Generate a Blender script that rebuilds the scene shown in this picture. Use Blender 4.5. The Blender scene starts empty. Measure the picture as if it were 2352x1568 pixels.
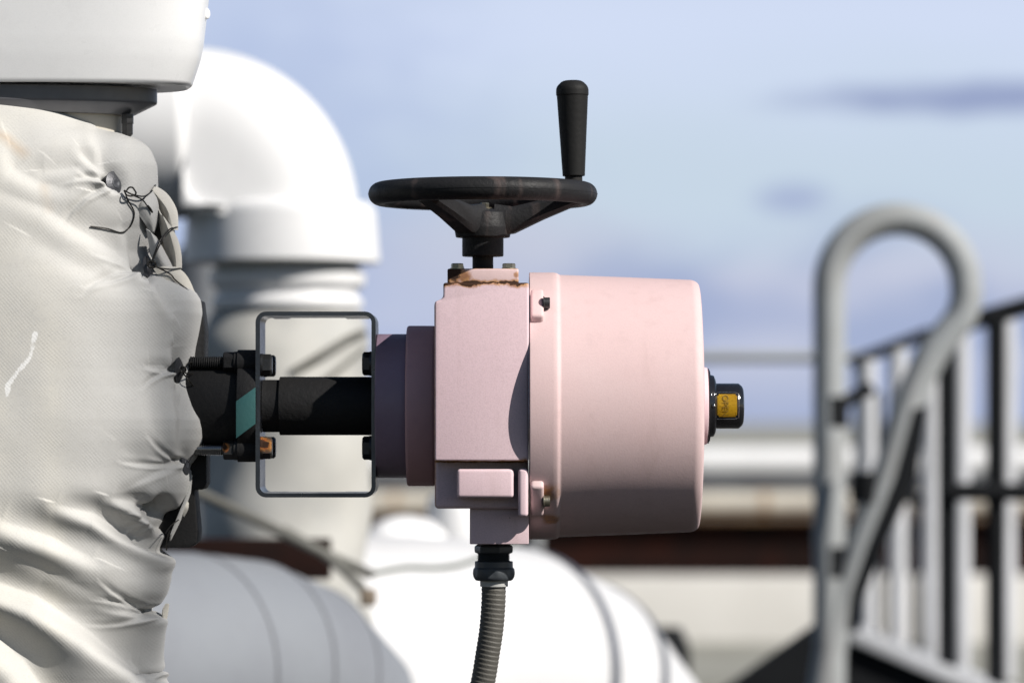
import bpy, bmesh, math, random
import numpy as np
from mathutils import Vector, Matrix, noise as mnoise
random.seed(4); rng = np.random.default_rng(7)

# ------------------------------------------------------------------ scale
S = 0.0005            # metres per measuring unit at the valve (the photo is 2352 units wide)
D0 = 4.41             # distance from the lens to the valve axis
ZC = 1.60             # eye level above the ground
HX, HY = 1176, 970    # eye point / horizon in measuring units
def W(u, v, d=0.0):   # point near the valve: u right, v down, d depth behind the valve axis
    return Vector(((u-HX)*S, D0+d*S, ZC+(HY-v)*S))
def at(u, v, Y):      # point of the surroundings at distance Y
    k = S*Y/D0
    return Vector(((u-HX)*k, Y, ZC+(HY-v)*k))

scene = bpy.context.scene
C = scene.collection

# ------------------------------------------------------------------ materials
def nd(nt, t, **kw):
    n = nt.nodes.new(t)
    for k, v in kw.items():
        if k in n.inputs.keys(): n.inputs[k].default_value = v
        else: setattr(n, k, v)
    return n
def mth(nt, op, a, b=None, clamp=False):
    n = nt.nodes.new('ShaderNodeMath'); n.operation = op; n.use_clamp = clamp
    for i, x in enumerate((a, b)):
        if x is None: continue
        if isinstance(x, (int, float)): n.inputs[i].default_value = x
        else: nt.links.new(x, n.inputs[i])
    return n.outputs[0]
def mixc(nt, f, a, b, bt='MIX'):
    n = nt.nodes.new('ShaderNodeMix'); n.data_type = 'RGBA'; n.blend_type = bt
    for i, x in ((0, f), (6, a), (7, b)):
        if isinstance(x, (int, float)): n.inputs[i].default_value = x
        elif isinstance(x, (tuple, list)): n.inputs[i].default_value = (*x[:3], 1)
        else: nt.links.new(x, n.inputs[i])
    return n.outputs[2]
def ramp(nt, val, lo, hi):
    n = nt.nodes.new('ShaderNodeMapRange'); n.interpolation_type = 'SMOOTHSTEP'
    n.inputs[1].default_value = lo; n.inputs[2].default_value = hi
    nt.links.new(val, n.inputs[0]); return n.outputs[0]
def noise(nt, co, scale, detail=4, rough=.55, stretch=None):
    if stretch:
        m = nt.nodes.new('ShaderNodeMapping'); m.inputs['Scale'].default_value = stretch
        nt.links.new(co, m.inputs['Vector']); co = m.outputs[0]
    n = nt.nodes.new('ShaderNodeTexNoise')
    n.inputs['Scale'].default_value = scale; n.inputs['Detail'].default_value = detail
    n.inputs['Roughness'].default_value = rough
    nt.links.new(co, n.inputs['Vector']); return n.outputs['Fac']
def new_mat(name):
    m = bpy.data.materials.new(name); m.use_nodes = True
    nt = m.node_tree; b = nt.nodes['Principled BSDF']
    co = nt.nodes.new('ShaderNodeTexCoord').outputs['Object']
    return m, nt, b, co
def bump(nt, b, h, dist, strength=1.0, prev=None):
    n = nt.nodes.new('ShaderNodeBump'); n.inputs['Distance'].default_value = dist
    n.inputs['Strength'].default_value = strength
    nt.links.new(h, n.inputs['Height'])
    if prev is not None: nt.links.new(prev, n.inputs['Normal'])
    nt.links.new(n.outputs[0], b.inputs['Normal']); return n.outputs[0]

def paint(name, col, col2=None, rough=.5, metal=0.0, vscale=6.0, fine=220.0, fdist=.0004, spots=None,
          rust=None, bands=None, streak=False, spec=.5, rustcol=(.30, .115, .022), grain=.10, coat=0.0):
    """paint or metal with uneven fading, dirt and orange-peel; rust: list of (x,y,z,r) in object space"""
    m, nt, b, co = new_mat(name)
    col2 = col2 or tuple(c*.82 for c in col)
    f = noise(nt, co, vscale, 5, .6, (1, 1, .35) if streak else None)
    c = mixc(nt, ramp(nt, f, .35, .68), col, col2)
    f2 = noise(nt, co, vscale*9, 4, .6)
    c = mixc(nt, mth(nt, 'MULTIPLY', ramp(nt, f2, .5, .8), .25), c, tuple(x*.75 for x in col))
    if spots:
        v = nt.nodes.new('ShaderNodeTexVoronoi'); v.inputs['Scale'].default_value = spots[0]
        nt.links.new(co, v.inputs['Vector'])
        sp = mth(nt, 'SUBTRACT', 1.0, ramp(nt, v.outputs['Distance'], spots[1]*.5, spots[1]))
        g = ramp(nt, noise(nt, co, spots[0]*.31, 2), .55, .62)
        c = mixc(nt, mth(nt, 'MULTIPLY', sp, g), c, spots[2])
    if spots:
        dr_ = ramp(nt, noise(nt, co, 30, 3, .6, (1, 1, .07)), .56, .72)
        c = mixc(nt, mth(nt, 'MULTIPLY', dr_, .16), c, (.42, .30, .27))
    c = mixc(nt, mth(nt, 'MULTIPLY', ramp(nt, noise(nt, co, 620, 3, .7), .42, .66), grain), c, tuple(x*.66 for x in col))
    rsock = None
    if rust or bands:
        n1 = noise(nt, co, 60, 6, .65)
        sepo = nt.nodes.new('ShaderNodeSeparateXYZ'); nt.links.new(co, sepo.inputs[0])
        for (ax, val, wd, amt) in bands or ():
            d = mth(nt, 'DIVIDE', mth(nt, 'ABSOLUTE', mth(nt, 'SUBTRACT', sepo.outputs[ax], val)), wd)
            k = mth(nt, 'SUBTRACT', mth(nt, 'ADD', .85, mth(nt, 'MULTIPLY', mth(nt, 'SUBTRACT', n1, .5), 2.2)), d)
            k = mth(nt, 'MULTIPLY', ramp(nt, k, -.05, .6), amt)
            rsock = k if rsock is None else mth(nt, 'MAXIMUM', rsock, k)
        for (x, y, z, r, amt) in rust or ():
            vm = nt.nodes.new('ShaderNodeVectorMath'); vm.operation = 'DISTANCE'
            nt.links.new(co, vm.inputs[0]); vm.inputs[1].default_value = (x, y, z)
            d = mth(nt, 'DIVIDE', vm.outputs['Value'], r)
            k = mth(nt, 'SUBTRACT', mth(nt, 'ADD', 1.0, mth(nt, 'MULTIPLY', mth(nt, 'SUBTRACT', n1, .5), 1.5)), d)
            k = mth(nt, 'MULTIPLY', ramp(nt, k, -.05, .55), amt)
            rsock = k if rsock is None else mth(nt, 'MAXIMUM', rsock, k)
        rc = mixc(nt, ramp(nt, noise(nt, co, 150, 4), .35, .65), rustcol, (.52, .25, .06))
        rc = mixc(nt, ramp(nt, rsock, .86, 1.0), rc, (.045, .018, .008))
        c = mixc(nt, rsock, c, rc)
    nt.links.new(c, b.inputs['Base Color'])
    b.inputs['Metallic'].default_value = metal
    r = mth(nt, 'ADD', mth(nt, 'MULTIPLY', mth(nt, 'SUBTRACT', f2, .5), .3), rough, True)
    if rsock is not None: r = mth(nt, 'MAXIMUM', r, mth(nt, 'MULTIPLY', rsock, .8))
    nt.links.new(r, b.inputs['Roughness'])
    b.inputs['Specular IOR Level'].default_value = spec
    if coat: b.inputs['Coat Weight'].default_value = coat; b.inputs['Coat Roughness'].default_value = .08
    if fdist: bump(nt, b, noise(nt, co, fine, 3, .6), fdist)
    return m

# ------------------------------------------------------------------ geometry helpers
def add_bm(bm, tmp):
    me = bpy.data.meshes.new('tmp'); tmp.to_mesh(me); tmp.free(); bm.from_mesh(me); bpy.data.meshes.remove(me)
def box_m(bm, lo, hi, bev=0.0, seg=3, rot=None, piv=None):
    t = bmesh.new(); bmesh.ops.create_cube(t, size=1)
    sx, sy, sz = (hi[i]-lo[i] for i in range(3))
    for v in t.verts:
        v.co = Vector((lo[0]+(v.co.x+.5)*sx, lo[1]+(v.co.y+.5)*sy, lo[2]+(v.co.z+.5)*sz))
    if bev:
        bmesh.ops.bevel(t, geom=t.edges[:], offset=min(bev, .49*min(sx, sy, sz)), segments=seg, affect='EDGES', profile=.5)
    if rot is not None:
        p = Vector(piv) if piv is not None else Vector((0, 0, 0))
        for v in t.verts: v.co = rot @ (v.co-p)+p
    add_bm(bm, t)
def box(bm, u0, u1, v0, v1, d0, d1, bev=0.0, seg=3, rot=None, piv=None):   # measuring units near the valve
    a, b = W(u0, v1, d0), W(u1, v0, d1)
    box_m(bm, a, b, bev*S, seg, rot, piv)
def fillet(pts, r, n=4):
    out = [Vector(pts[0])]
    for i in range(1, len(pts)-1):
        p0, p, p1 = Vector(pts[i-1]), Vector(pts[i]), Vector(pts[i+1])
        rr = r[i] if isinstance(r, (list, tuple)) else r
        a, b = (p0-p), (p1-p)
        if rr <= 0 or a.length < 1e-9 or b.length < 1e-9: out.append(p); continue
        q = min(rr, a.length*.45, b.length*.45)
        A, B = p+a.normalized()*q, p+b.normalized()*q
        for k in range(n+1):
            t = k/n
            out.append((1-t)**2*A+2*t*(1-t)*p+t*t*B)
    out.append(Vector(pts[-1])); return out
def lathe(bm, origin, axis, prof, seg=96, sy=1.0, caps=True, flat=False, a0=0.0, wob=None):
    """prof: (distance along axis, radius) in metres"""
    axis = Vector(axis).normalized()
    ref = Vector((0, 1, 0)) if abs(axis.y) < .9 else Vector((1, 0, 0))
    e1 = (ref-axis*ref.dot(axis)).normalized(); e2 = axis.cross(e1)
    rings = []
    for (t, r) in prof:
        ring = []
        for k in range(seg):
            a = a0+2*math.pi*k/seg
            rr = r if wob is None else wob(t, r, a)
            ring.append(bm.verts.new(Vector(origin)+axis*t+e1*(math.cos(a)*rr*sy)+e2*(math.sin(a)*rr)))
        rings.append(ring)
    for i in range(len(rings)-1):
        for k in range(seg):
            f = bm.faces.new((rings[i][k], rings[i][(k+1) % seg], rings[i+1][(k+1) % seg], rings[i+1][k]))
    if caps:
        bm.faces.new(rings[0][::-1]); bm.faces.new(rings[-1])
def lathe_u(bm, u, v, d, axis, prof, r=0, n=4, **kw):   # profile in measuring units, filleted
    p = fillet(prof, r, n) if r else [Vector(q) for q in prof]
    lathe(bm, W(u, v, d), axis, [(q[0]*S, q[1]*S) for q in p], **kw)
def smooth_path(pts, n=8):
    P = [Vector(p) for p in pts]; out = []
    for i in range(len(P)-1):
        p0, p1, p2, p3 = P[max(i-1, 0)], P[i], P[i+1], P[min(i+2, len(P)-1)]
        for k in range(n):
            t = k/n
            out.append(.5*((2*p1)+(p2-p0)*t+(2*p0-5*p1+4*p2-p3)*t*t+(3*p1-p0-3*p2+p3)*t**3))
    out.append(P[-1]); return out
def tube(bm, path, r, seg=16, rfun=None, caps=True):
    P = [Vector(p) for p in path]; rings = []; L = 0
    prev = None
    for i, p in enumerate(P):
        t = (P[min(i+1, len(P)-1)]-P[max(i-1, 0)]).normalized()
        if prev is None:
            ref = Vector((0, 1, 0)) if abs(t.y) < .9 else Vector((0, 0, 1))
            e1 = (ref-t*ref.dot(t)).normalized()
        else:
            e1 = (prev-t*prev.dot(t)).normalized()
        prev = e1; e2 = t.cross(e1)
        if i: L += (P[i]-P[i-1]).length
        ring = []
        for k in range(seg):
            a = 2*math.pi*k/seg
            rr = r if rfun is None else rfun(L, a)
            ring.append(bm.verts.new(p+e1*(math.cos(a)*rr)+e2*(math.sin(a)*rr)))
        rings.append(ring)
    for i in range(len(rings)-1):
        for k in range(seg):
            bm.faces.new((rings[i][k], rings[i][(k+1) % seg], rings[i+1][(k+1) % seg], rings[i+1][k]))
    if caps:
        bm.faces.new(rings[0][::-1]); bm.faces.new(rings[-1])
def prism(bm, pts, dvec, bev=0.0, seg=2):
    """pts: 3-D outline, extruded by dvec"""
    t = bmesh.new(); vs = [t.verts.new(Vector(p)) for p in pts]; f = t.faces.new(vs)
    r = bmesh.ops.extrude_face_region(t, geom=[f])
    bmesh.ops.translate(t, verts=[g for g in r['geom'] if isinstance(g, bmesh.types.BMVert)], vec=Vector(dvec))
    bmesh.ops.recalc_face_normals(t, faces=t.faces[:])
    if bev: bmesh.ops.bevel(t, geom=t.edges[:], offset=bev, segments=seg, affect='EDGES', profile=.5)
    add_bm(bm, t)
def rrect(u0, u1, v0, v1, r, n=6):
    out = []
    for cx, cy, a0 in ((u1-r, v0+r, -90), (u1-r, v1-r, 0), (u0+r, v1-r, 90), (u0+r, v0+r, 180)):
        for k in range(n+1):
            a = math.radians(a0+90*k/n); out.append((cx+r*math.cos(a), cy+r*math.sin(a)))
    return out

def link(o, parent=None):
    C.objects.link(o)
    if parent is not None: o.parent = parent
def wloc(o):
    p = Vector((0, 0, 0))
    while o is not None: p += o.location; o = o.parent
    return p
def obj(name, bm, m, parent=None, sharp=38, loc=None):
    """links bm (world coordinates) as one mesh; a child keeps its thing's origin"""
    bmesh.ops.recalc_face_normals(bm, faces=bm.faces[:])
    off = wloc(parent) if parent is not None else Vector(loc if loc is not None else (0, 0, 0))
    for v in bm.verts: v.co -= off
    me = bpy.data.meshes.new(name); bm.to_mesh(me); bm.free()
    if sharp is None:
        me.shade_flat()
    else:
        me.shade_smooth(); me.set_sharp_from_angle(angle=math.radians(sharp))
    if m is not None: me.materials.append(m)
    o = bpy.data.objects.new(name, me); link(o, parent)
    if parent is None: o.location = off
    return o
def thing(name, loc, label, cat, group=None):
    o = bpy.data.objects.new(name, None); o.empty_display_size = .05; o.location = loc; link(o)
    o['label'] = label; o['category'] = cat
    if group: o['group'] = group
    return o
def tag(o, label, cat, group=None):
    o['label'] = label; o['category'] = cat
    if group: o['group'] = group
    return o
def kind(o, k): o['kind'] = k; return o
def B(): return bmesh.new()
X, Y, Z = Vector((1, 0, 0)), Vector((0, 1, 0)), Vector((0, 0, 1))

# ------------------------------------------------------------------ materials used
act_loc = W(1110, 1243, 0)
def AL(u, v, d): p = W(u, v, d)-act_loc; return (p.x, p.y, p.z)
PK, PK2 = (.71, .52, .515), (.72, .545, .54)
GK, GK2 = (.77, .575, .615), (.775, .595, .63)
speck = (38, .035, (.12, .05, .04))
M_pink = paint('pink_paint', GK, GK2, .58, grain=.26, spec=.3, fine=520, fdist=.00012, spots=speck)
M_pinkbox = paint('pink_housing_paint', GK, GK2, .58, grain=.30, spec=.3, fine=520, fdist=.00012, spots=speck,
    bands=[(2, AL(0, 659, 0)[2], .0068, 1.0), (2, AL(0, 1057, 0)[2], .0022, .9), (0, AL(1003, 0, 0)[0], .0018, .55)],
    rust=[(*AL(1206, 1060, -270), .007, 1.0), (*AL(1000, 1110, -240), .010, .7)])
M_pinkplate = paint('pink_plate_paint', PK, PK2, .45, fine=520, fdist=.00012, spots=speck,
    bands=[(2, AL(0, 654, 0)[2], .0060, 1.0), (2, AL(0, 620, 0)[2], .0012, .6)],
    rust=[(*AL(1040, 634, -80), .017, 1.0), (*AL(1066, 640, -80), .010, .9), (*AL(1186, 634, -80), .004, .8)])
M_pinkcover = paint('pink_cover_paint', PK, PK2, .58, grain=.16, spec=.28, fine=520, fdist=.00012, spots=(26, .03, (.12, .05, .04)),
    rust=[(*AL(1255, 1120, -225), .016, .8), (*AL(1262, 1190, -170), .012, .7), (*AL(1222, 632, -20), .006, .6)])
M_pinkdark = paint('pink_flange_paint', (.62, .36, .38), (.52, .29, .31), .5, fine=300, fdist=.0002)
M_purple = paint('purple_flange_paint', (.30, .215, .29), (.22, .15, .20), .42, fine=300, fdist=.0004)
M_black = paint('black_paint', (.016, .016, .017), (.021, .021, .023), .55, spec=.22, fine=260, fdist=.0006, spots=(60, .05, (.25, .24, .22)))
M_grip = paint('black_plastic', (.014, .014, .014), (.018, .018, .018), .6, spec=.2, fine=160, fdist=.0004)
M_iron = paint('black_cast_iron', (.015, .015, .016), (.02, .019, .018), .65, spec=.2, fine=150, fdist=.0008)
M_steel = paint('dark_bracket_steel', (.16, .165, .18), (.10, .105, .12), .32, 1.0, fine=300, fdist=.0002)
M_bolt = paint('weathered_zinc', (.42, .40, .33), (.30, .27, .2), .35, .9, fine=300, fdist=.0002)
M_boltdark = paint('dark_bolt_steel', (.07, .07, .075), (.05, .05, .05), .4, .7, fine=300, fdist=.0002)
M_chrome = paint('bright_bolt_steel', (.5, .5, .5), (.4, .4, .38), .22, 1.0, fdist=0)
M_white = paint('white_sheet_metal', (.80, .80, .805), (.775, .78, .785), .32, vscale=3, fine=14, fdist=.0004)
M_whitepipe = paint('white_pipe_paint', (.80, .80, .805), (.76, .76, .765), .4, vscale=3, fdist=0, streak=True)
M_greypipe = paint('shade_grey_cladding', (.235, .25, .275), (.205, .215, .24), .55, vscale=3, fdist=0)  # greyed cladding: the shade on the lower-left bend is put into its colour
M_seam = paint('seam_sealant', (.10, .11, .14), (.07, .08, .1), .6, fdist=0)
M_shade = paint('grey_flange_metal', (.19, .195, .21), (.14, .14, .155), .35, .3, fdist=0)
M_cream = paint('cream_paint', (.62, .58, .50), (.55, .51, .44), .55, fdist=0)
M_gland = paint('grey_gland_plastic', (.075, .085, .095), (.055, .062, .07), .42, fine=300, fdist=.0003)
M_hose = paint('grey_conduit_plastic', (.105, .10, .088), (.085, .08, .07), .6, fine=500, fdist=.0005)
M_sleeve = paint('white_sleeve_plastic', (.55, .55, .53), None, .5, fdist=0)
M_gloss = paint('glossy_black_plastic', (.012, .012, .014), None, .1, fdist=0, coat=.6)
M_yellow = paint('yellow_dial', (.78, .46, .02), (.62, .34, .015), .35, vscale=40, fdist=0, coat=.4)
M_letter = paint('dark_lettering', (.26, .155, .012), None, .5, fdist=0)
M_trim = paint('light_window_edge', (.5, .5, .5), None, .2, .8, fdist=0)
M_green = paint('green_pointer_paint', (.055, .16, .155), (.035, .12, .125), .35, fine=200, fdist=.0003, spots=(120, .12, (.5, .6, .58)))
M_rustdark = paint('dark_rusty_beam', (.014, .008, .007), (.030, .010, .007), .85, vscale=3, fdist=0, spec=.1)
M_grey = paint('galvanised_tube', (.37, .39, .40), (.32, .33, .33),   .7, 0, vscale=4, fdist=0,
               spots=(3, .08, (.2, .17, .12)))
M_lightpost = paint('pale_galvanised_post', (.62, .63, .66), (.55, .56, .58), .5, fdist=0)
M_blackrail = paint('black_rail_paint', (.010, .011, .013), None, .7, fdist=0, spec=.15)
M_rod = paint('grey_green_strap', (.14, .14, .125), (.10, .095, .08), .6, fdist=0)
M_wall = paint('pale_concrete_wall', (.72, .70, .665), (.64, .62, .585), .8, vscale=1.2, fdist=0)

def fabric(name, stain_attr=True, col=(.51, .508, .50), col2=(.53, .525, .51)):
    m, nt, b, co = new_mat(name)
    f = noise(nt, co, 5, 4, .55, (3.2, 1, .25))
    c = mixc(nt, ramp(nt, f, .4, .62), col, col2)
    f2 = noise(nt, co, 14, 5, .6)
    c = mixc(nt, mth(nt, 'MULTIPLY', ramp(nt, f2, .5, .75), .3), c, (.46, .45, .435))
    if stain_attr:
        a = nt.nodes.new('ShaderNodeAttribute'); a.attribute_name = 'stain'
        s = nt.nodes.new('ShaderNodeSeparateColor'); nt.links.new(a.outputs['Color'], s.inputs[0])
        n3 = noise(nt, co, 28, 4, .6)
        c = mixc(nt, mth(nt, 'MULTIPLY', s.outputs[0], mth(nt, 'ADD', n3, .25)), c, (.63, .61, .555))     # sun-yellowed cloth
        c = mixc(nt, mth(nt, 'MULTIPLY', s.outputs[1], n3), c, (.42, .29, .17))                          # tan stain
        sm = ramp(nt, mth(nt, 'SUBTRACT', s.outputs[2], mth(nt, 'MULTIPLY', noise(nt, co, 75, 5, .75, (1, 1, .7)), 1.55)), .0, .2)
        c = mixc(nt, sm, c, (.84, .84, .83))                                                            # white paint smear
    c = mixc(nt, mth(nt, 'MULTIPLY', ramp(nt, noise(nt, co, 520, 3, .75), .45, .7), .28), c, (.36, .35, .335))
    nt.links.new(c, b.inputs['Base Color']); b.inputs['Roughness'].default_value = .8; b.inputs['Specular IOR Level'].default_value = .2
    b.inputs['Sheen Weight'].default_value = .15
    sep = nt.nodes.new('ShaderNodeSeparateXYZ'); nt.links.new(co, sep.inputs[0])
    x, y, z = sep.outputs
    wob = mth(nt, 'MULTIPLY', noise(nt, co, 9, 2), .012)
    q = mth(nt, 'ADD', mth(nt, 'ADD', z, mth(nt, 'MULTIPLY', x, .12)), wob)
    h1 = mth(nt, 'SINE', mth(nt, 'MULTIPLY', q, 2*math.pi/.0040))
    p = mth(nt, 'ADD', mth(nt, 'SUBTRACT', x, mth(nt, 'MULTIPLY', z, .2)), wob)
    h2 = mth(nt, 'SINE', mth(nt, 'MULTIPLY', p, 2*math.pi/.0050))
    h = mth(nt, 'MULTIPLY', mth(nt, 'MULTIPLY', h1, h2), ramp(nt, noise(nt, co, 40, 3), .3, .6))
    b1 = bump(nt, b, h, .00016, .4)
    bump(nt, b, noise(nt, co, 30, 2, .5), .002, .25, b1)
    return m
M_cloth = fabric('insulation_cloth')
M_cloth2 = fabric('insulation_flap_cloth', False, (.60, .57, .50), (.56, .54, .5))
M_clothdark = paint('dark_gap_cloth', (.06, .055, .048), (.04, .036, .03), .8, fdist=0)
M_wire = paint('lacing_wire', (.03, .03, .03), (.05, .045, .04), .4, .6, fdist=0)
M_button = paint('lacing_button', (.075, .078, .088), (.05, .05, .055), .45, .4, fine=300, fdist=.0003)

# ================================================================== ELECTRIC ACTUATOR
act = thing('electric_actuator', act_loc, 'faded pink electric valve actuator with black handwheel on top and rusty top plate', 'actuator')
bm = B()
prism(bm, [W(u, v, -273) for u, v in ((1023, 659), (1213.5, 659), (1213.5, 1056), (1003, 1056), (1003, 706), (1006, 700), (1016, 697), (1023, 691))], Y*535*S, 5.5*S, 4)
box(bm, 1002.5, 1212.5, 1020, 1163, -205, 240, 9, 4)
obj('gear_housing', bm, M_pinkbox, act, 30)
bm = B()
box(bm, 1053, 1180, 1073, 1138, -262, -120, 8, 5)
box(bm, 1190, 1212, 1072, 1180, -268, -100, 8, 5)
obj('front_boss', bm, M_pink, act)
bm = B(); box(bm, 1081, 1213.8, 1120, 1243.5, -180, 120, 2.5, 2)
obj('terminal_box', bm, M_pink, act)
bm = B(); box(bm, 1029, 1191, 620, 658.2, -82, 82, 4, 3)
plate = obj('top_plate', bm, M_pinkplate, act)
def hexhead(u, v0, v1, d, r, a=0.0):
    bm = B()
    lathe_u(bm, u, v1, d, Z, [(0, r*1.08), (2.2, r*1.08)], seg=32)
    lathe_u(bm, u, v1-2.2, d, Z, [(0, r), (v1-v0-4, r), (v1-v0-2.2, r*.86)], seg=6, a0=a)
    return bm
for (u, d, a) in ((1051, -62, .2), (1169, -62, .55), (1051, 62, .9), (1169, 62, .35)):
    obj('plate_bolt', hexhead(u, 607.5, 620, d, 15, a), M_bolt, plate, 25)
# flanges on the left of the gearbox (axis along X)
AX = 932
bm = B(); lathe_u(bm, 935, AX, 0, X, [(0, 0), (0, 184), (61, 184), (66, 181)], 7, caps=False, seg=128)
obj('mounting_flange', bm, M_pinkdark, act)
bm = B(); lathe_u(bm, 866, AX, 0, X, [(0, 60), (0, 165), (70, 165)], 4, caps=False, seg=128)
obj('flange_spigot', bm, M_purple, act)
# cover
bm = B()
prof = [(0, 296), (0, 306), (54, 306), (62, 305), (69, 300.5), (200, 296), (374, 289), (388, 281), (391, 240), (393, 120), (393.5, 90)]
lathe_u(bm, 1215.5, AX, 0, X, prof, [0, 2, 3, 3, 3, 0, 8, 8, 3, 0, 0], 5, caps=False, seg=160)
for a in (46, -42, 134, -138):
    ca, sa = math.cos(math.radians(a)), math.sin(math.radians(a))
    cy, cz = -ca*305, sa*305
    piv = W(1232, AX-cz, cy)
    rot = Matrix.Rotation(math.radians(-a), 3, 'X')
    box(bm, 1217.5, 1247, AX-cz-46, AX-cz+46, cy-17, cy+30, 7, 4, rot, piv)
cover = obj('motor_cover', bm, M_pinkcover, act, 50)
for a, m in ((46, M_boltdark), (-42, M_bolt), (134, M_bolt), (-138, M_bolt)):
    r = 319
    cy, cz = -math.cos(math.radians(a))*r, math.sin(math.radians(a))*r
    bm = B()
    lathe_u(bm, 1246, AX-cz, cy, X, [(0, 15), (2.5, 15), (2.6, 12.5), (15, 12.5), (15, 6.5), (9, 6)], 1.2, 3, seg=32)
    obj('cover_bolt', bm, m, cover, 30)
# position indicator on the right end
bm = B(); lathe_u(bm, 1607, AX, 0, X, [(0, 90), (17, 88), (18, 70)], 3, seg=96)
ind = obj('position_indicator', bm, M_pink, act)
bm = B()
lathe_u(bm, 1625, AX, 0, X, [(0, 60), (.2, 87), (2.6, 87), (2.8, 82), (4.8, 82), (5.2, 72), (14, 70), (18, 63), (18.6, 50)], 1.2, 3, caps=False, seg=96)
obj('clamp_ring', bm, M_gloss, ind, 30)
bm = B(); lathe_u(bm, 1633, AX, -72, X, [(0, 4), (5, 4), (6.5, 2)], 1, seg=16); obj('screw', bm, M_chrome, ind)
bm = B(); lathe_u(bm, 1642, AX, 0, X, [(0, 52), (54, 52), (65, 43), (66.5, 20), (66.6, 4)], [0, 0, 12, 8, 0], 6, seg=96)
obj('indicator_dome', bm, M_gloss, ind, 60)
def cyl_patch(u0, u1, v0, v1, R, off, nu=12, nv=16, rc=0):
    bm = B(); g = {}
    for i in range(nu+1):
        for j in range(nv+1):
            u = u0+(u1-u0)*i/nu; v = v0+(v1-v0)*j/nv
            z = v-AX; d = -math.sqrt(max(1, (R+off)**2-z*z))
            g[i, j] = bm.verts.new(W(u, v, d))
    for i in range(nu):
        for j in range(nv):
            if rc and (i in (0, nu-1)) and (j in (0, nv-1)): continue
            bm.faces.new((g[i, j], g[i+1, j], g[i+1, j+1], g[i, j+1]))
    r = bmesh.ops.solidify(bm, geom=bm.faces[:], thickness=.4*S)
    return bm
obj('dial', cyl_patch(1645, 1690, 905, 957, 52, .5, 14, 14, 1), M_yellow, ind)
bm = B()
for v in (901, 962):
    dd = -math.sqrt(52.4**2-(v-AX)**2)
    tube(bm, fillet([W(1644.5, v, dd), W(1685, v, dd), W(1694, v+(3 if v < AX else -3), dd-1)], 3*S), .55*S, 8)
vv = [904+i*55/12 for i in range(13)]
tube(bm, [W(1694.3, v, -math.sqrt(52.4**2-(v-AX)**2)) for v in vv], .55*S, 8)
obj('window_edge', bm, M_trim, ind)
fc = bpy.data.curves.new('open_text', 'FONT'); fc.body = 'OPEN'; fc.size = 19*S; fc.align_x = 'CENTER'; fc.align_y = 'CENTER'; fc.extrude = .2*S
fo = bpy.data.objects.new('open_text', fc); C.objects.link(fo); bpy.context.view_layer.update()
me = bpy.data.meshes.new_from_object(fo.evaluated_get(bpy.context.evaluated_depsgraph_get())); bpy.data.objects.remove(fo)
bm = B(); bm.from_mesh(me)
bmesh.ops.subdivide_edges(bm, edges=[e for e in bm.edges if e.calc_length() > 3*S], cuts=3)
for v in bm.verts:                      # reads from top to bottom, wrapped round the dial
    x, y, z = v.co/S; vv_ = AX-1+x; uu = 1663+y
    v.co = W(uu, vv_, -math.sqrt(54**2-(vv_-AX)**2)-z)
obj('lettering', bm, M_letter, ind, None)
# hand wheel
HC, HV = 1109, 446
bm = B()
N1, N2 = 160, 28
vs = [[None]*N2 for _ in range(N1)]
for i in range(N1):
    a = 2*math.pi*i/N1
    for j in range(N2):
        b_ = 2*math.pi*j/N2
        rr = 237+26*math.cos(b_); zz = 26*math.sin(b_)
        if abs(math.cos(b_)+1) < .9: pass
        vs[i][j] = bm.verts.new(W(HC+rr*math.cos(a), HV-zz, rr*math.sin(a)))
for i in range(N1):
    for j in range(N2):
        bm.faces.new((vs[i][j], vs[(i+1) % N1][j], vs[(i+1) % N1][(j+1) % N2], vs[i][(j+1) % N2]))
lathe_u(bm, HC, HV, 0, Z, [(-1.0, 260.5), (-1.0, 263.6), (1.0, 263.6), (1.0, 260.5)], seg=160, caps=False)
wheel = obj('handwheel', bm, M_black, act, 50)
for k, ang in enumerate((-6, 114, 234)):
    a = math.radians(ang); c_, s_ = math.cos(a), math.sin(a)
    bm = B()
    secs = [(30, 506, 36, 36), (72, 506, 32, 30), (140, 482, 28, 22), (230, 450, 24, 17)]
    rings = []
    for (r, v, w, h) in secs:
        ring = []
        for (p, q) in ((-1, -.6), (-.7, -1), (.7, -1), (1, -.6), (1, .6), (.7, 1), (-.7, 1), (-1, .6)):
            uu = HC+r*c_-p*w*s_; dd = r*s_+p*w*c_
            ring.append(bm.verts.new(W(uu, v-q*h, dd)))
        rings.append(ring)
    for i in range(3):
        for j in range(8): bm.faces.new((rings[i][j], rings[i][(j+1) % 8], rings[i+1][(j+1) % 8], rings[i+1][j]))
    bm.faces.new(rings[0][::-1]); bm.faces.new(rings[-1])
    obj('spoke', bm, M_black, wheel, 40)
bm = B()
lathe_u(bm, HC, 589, 0, Z, [(0, 20), (0, 47.5), (43, 47.5), (43.5, 62), (66, 66), (100, 60), (108, 40), (109, 8)], 2.5, 3, caps=False, seg=64)
obj('hub', bm, M_black, wheel, 35)
bm = B()
lathe_u(bm, 1113, 480, -18, Z, [(0, 20), (2, 20)], seg=32); lathe_u(bm, 1113, 478, -18, Z, [(0, 10.5), (9, 10.5), (11, 9)], seg=6, a0=.4)
obj('hub_bolt', bm, M_bolt, wheel, 25)
bm = B()
lathe(bm, W(1317.5, 430, -20), (-.017, 0, 1), [(0, 20*S), (26*S, 20*S)], seg=32)
obj('handle_pin', bm, M_iron, wheel)
bm = B()
pr = fillet([(0, 8), (0, 25.5), (184, 35.8), (185.5, 37.3), (204, 37.3), (219, 22), (219.5, 3)], [0, 2, .5, 1, 9, 9, 0], 5)
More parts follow.
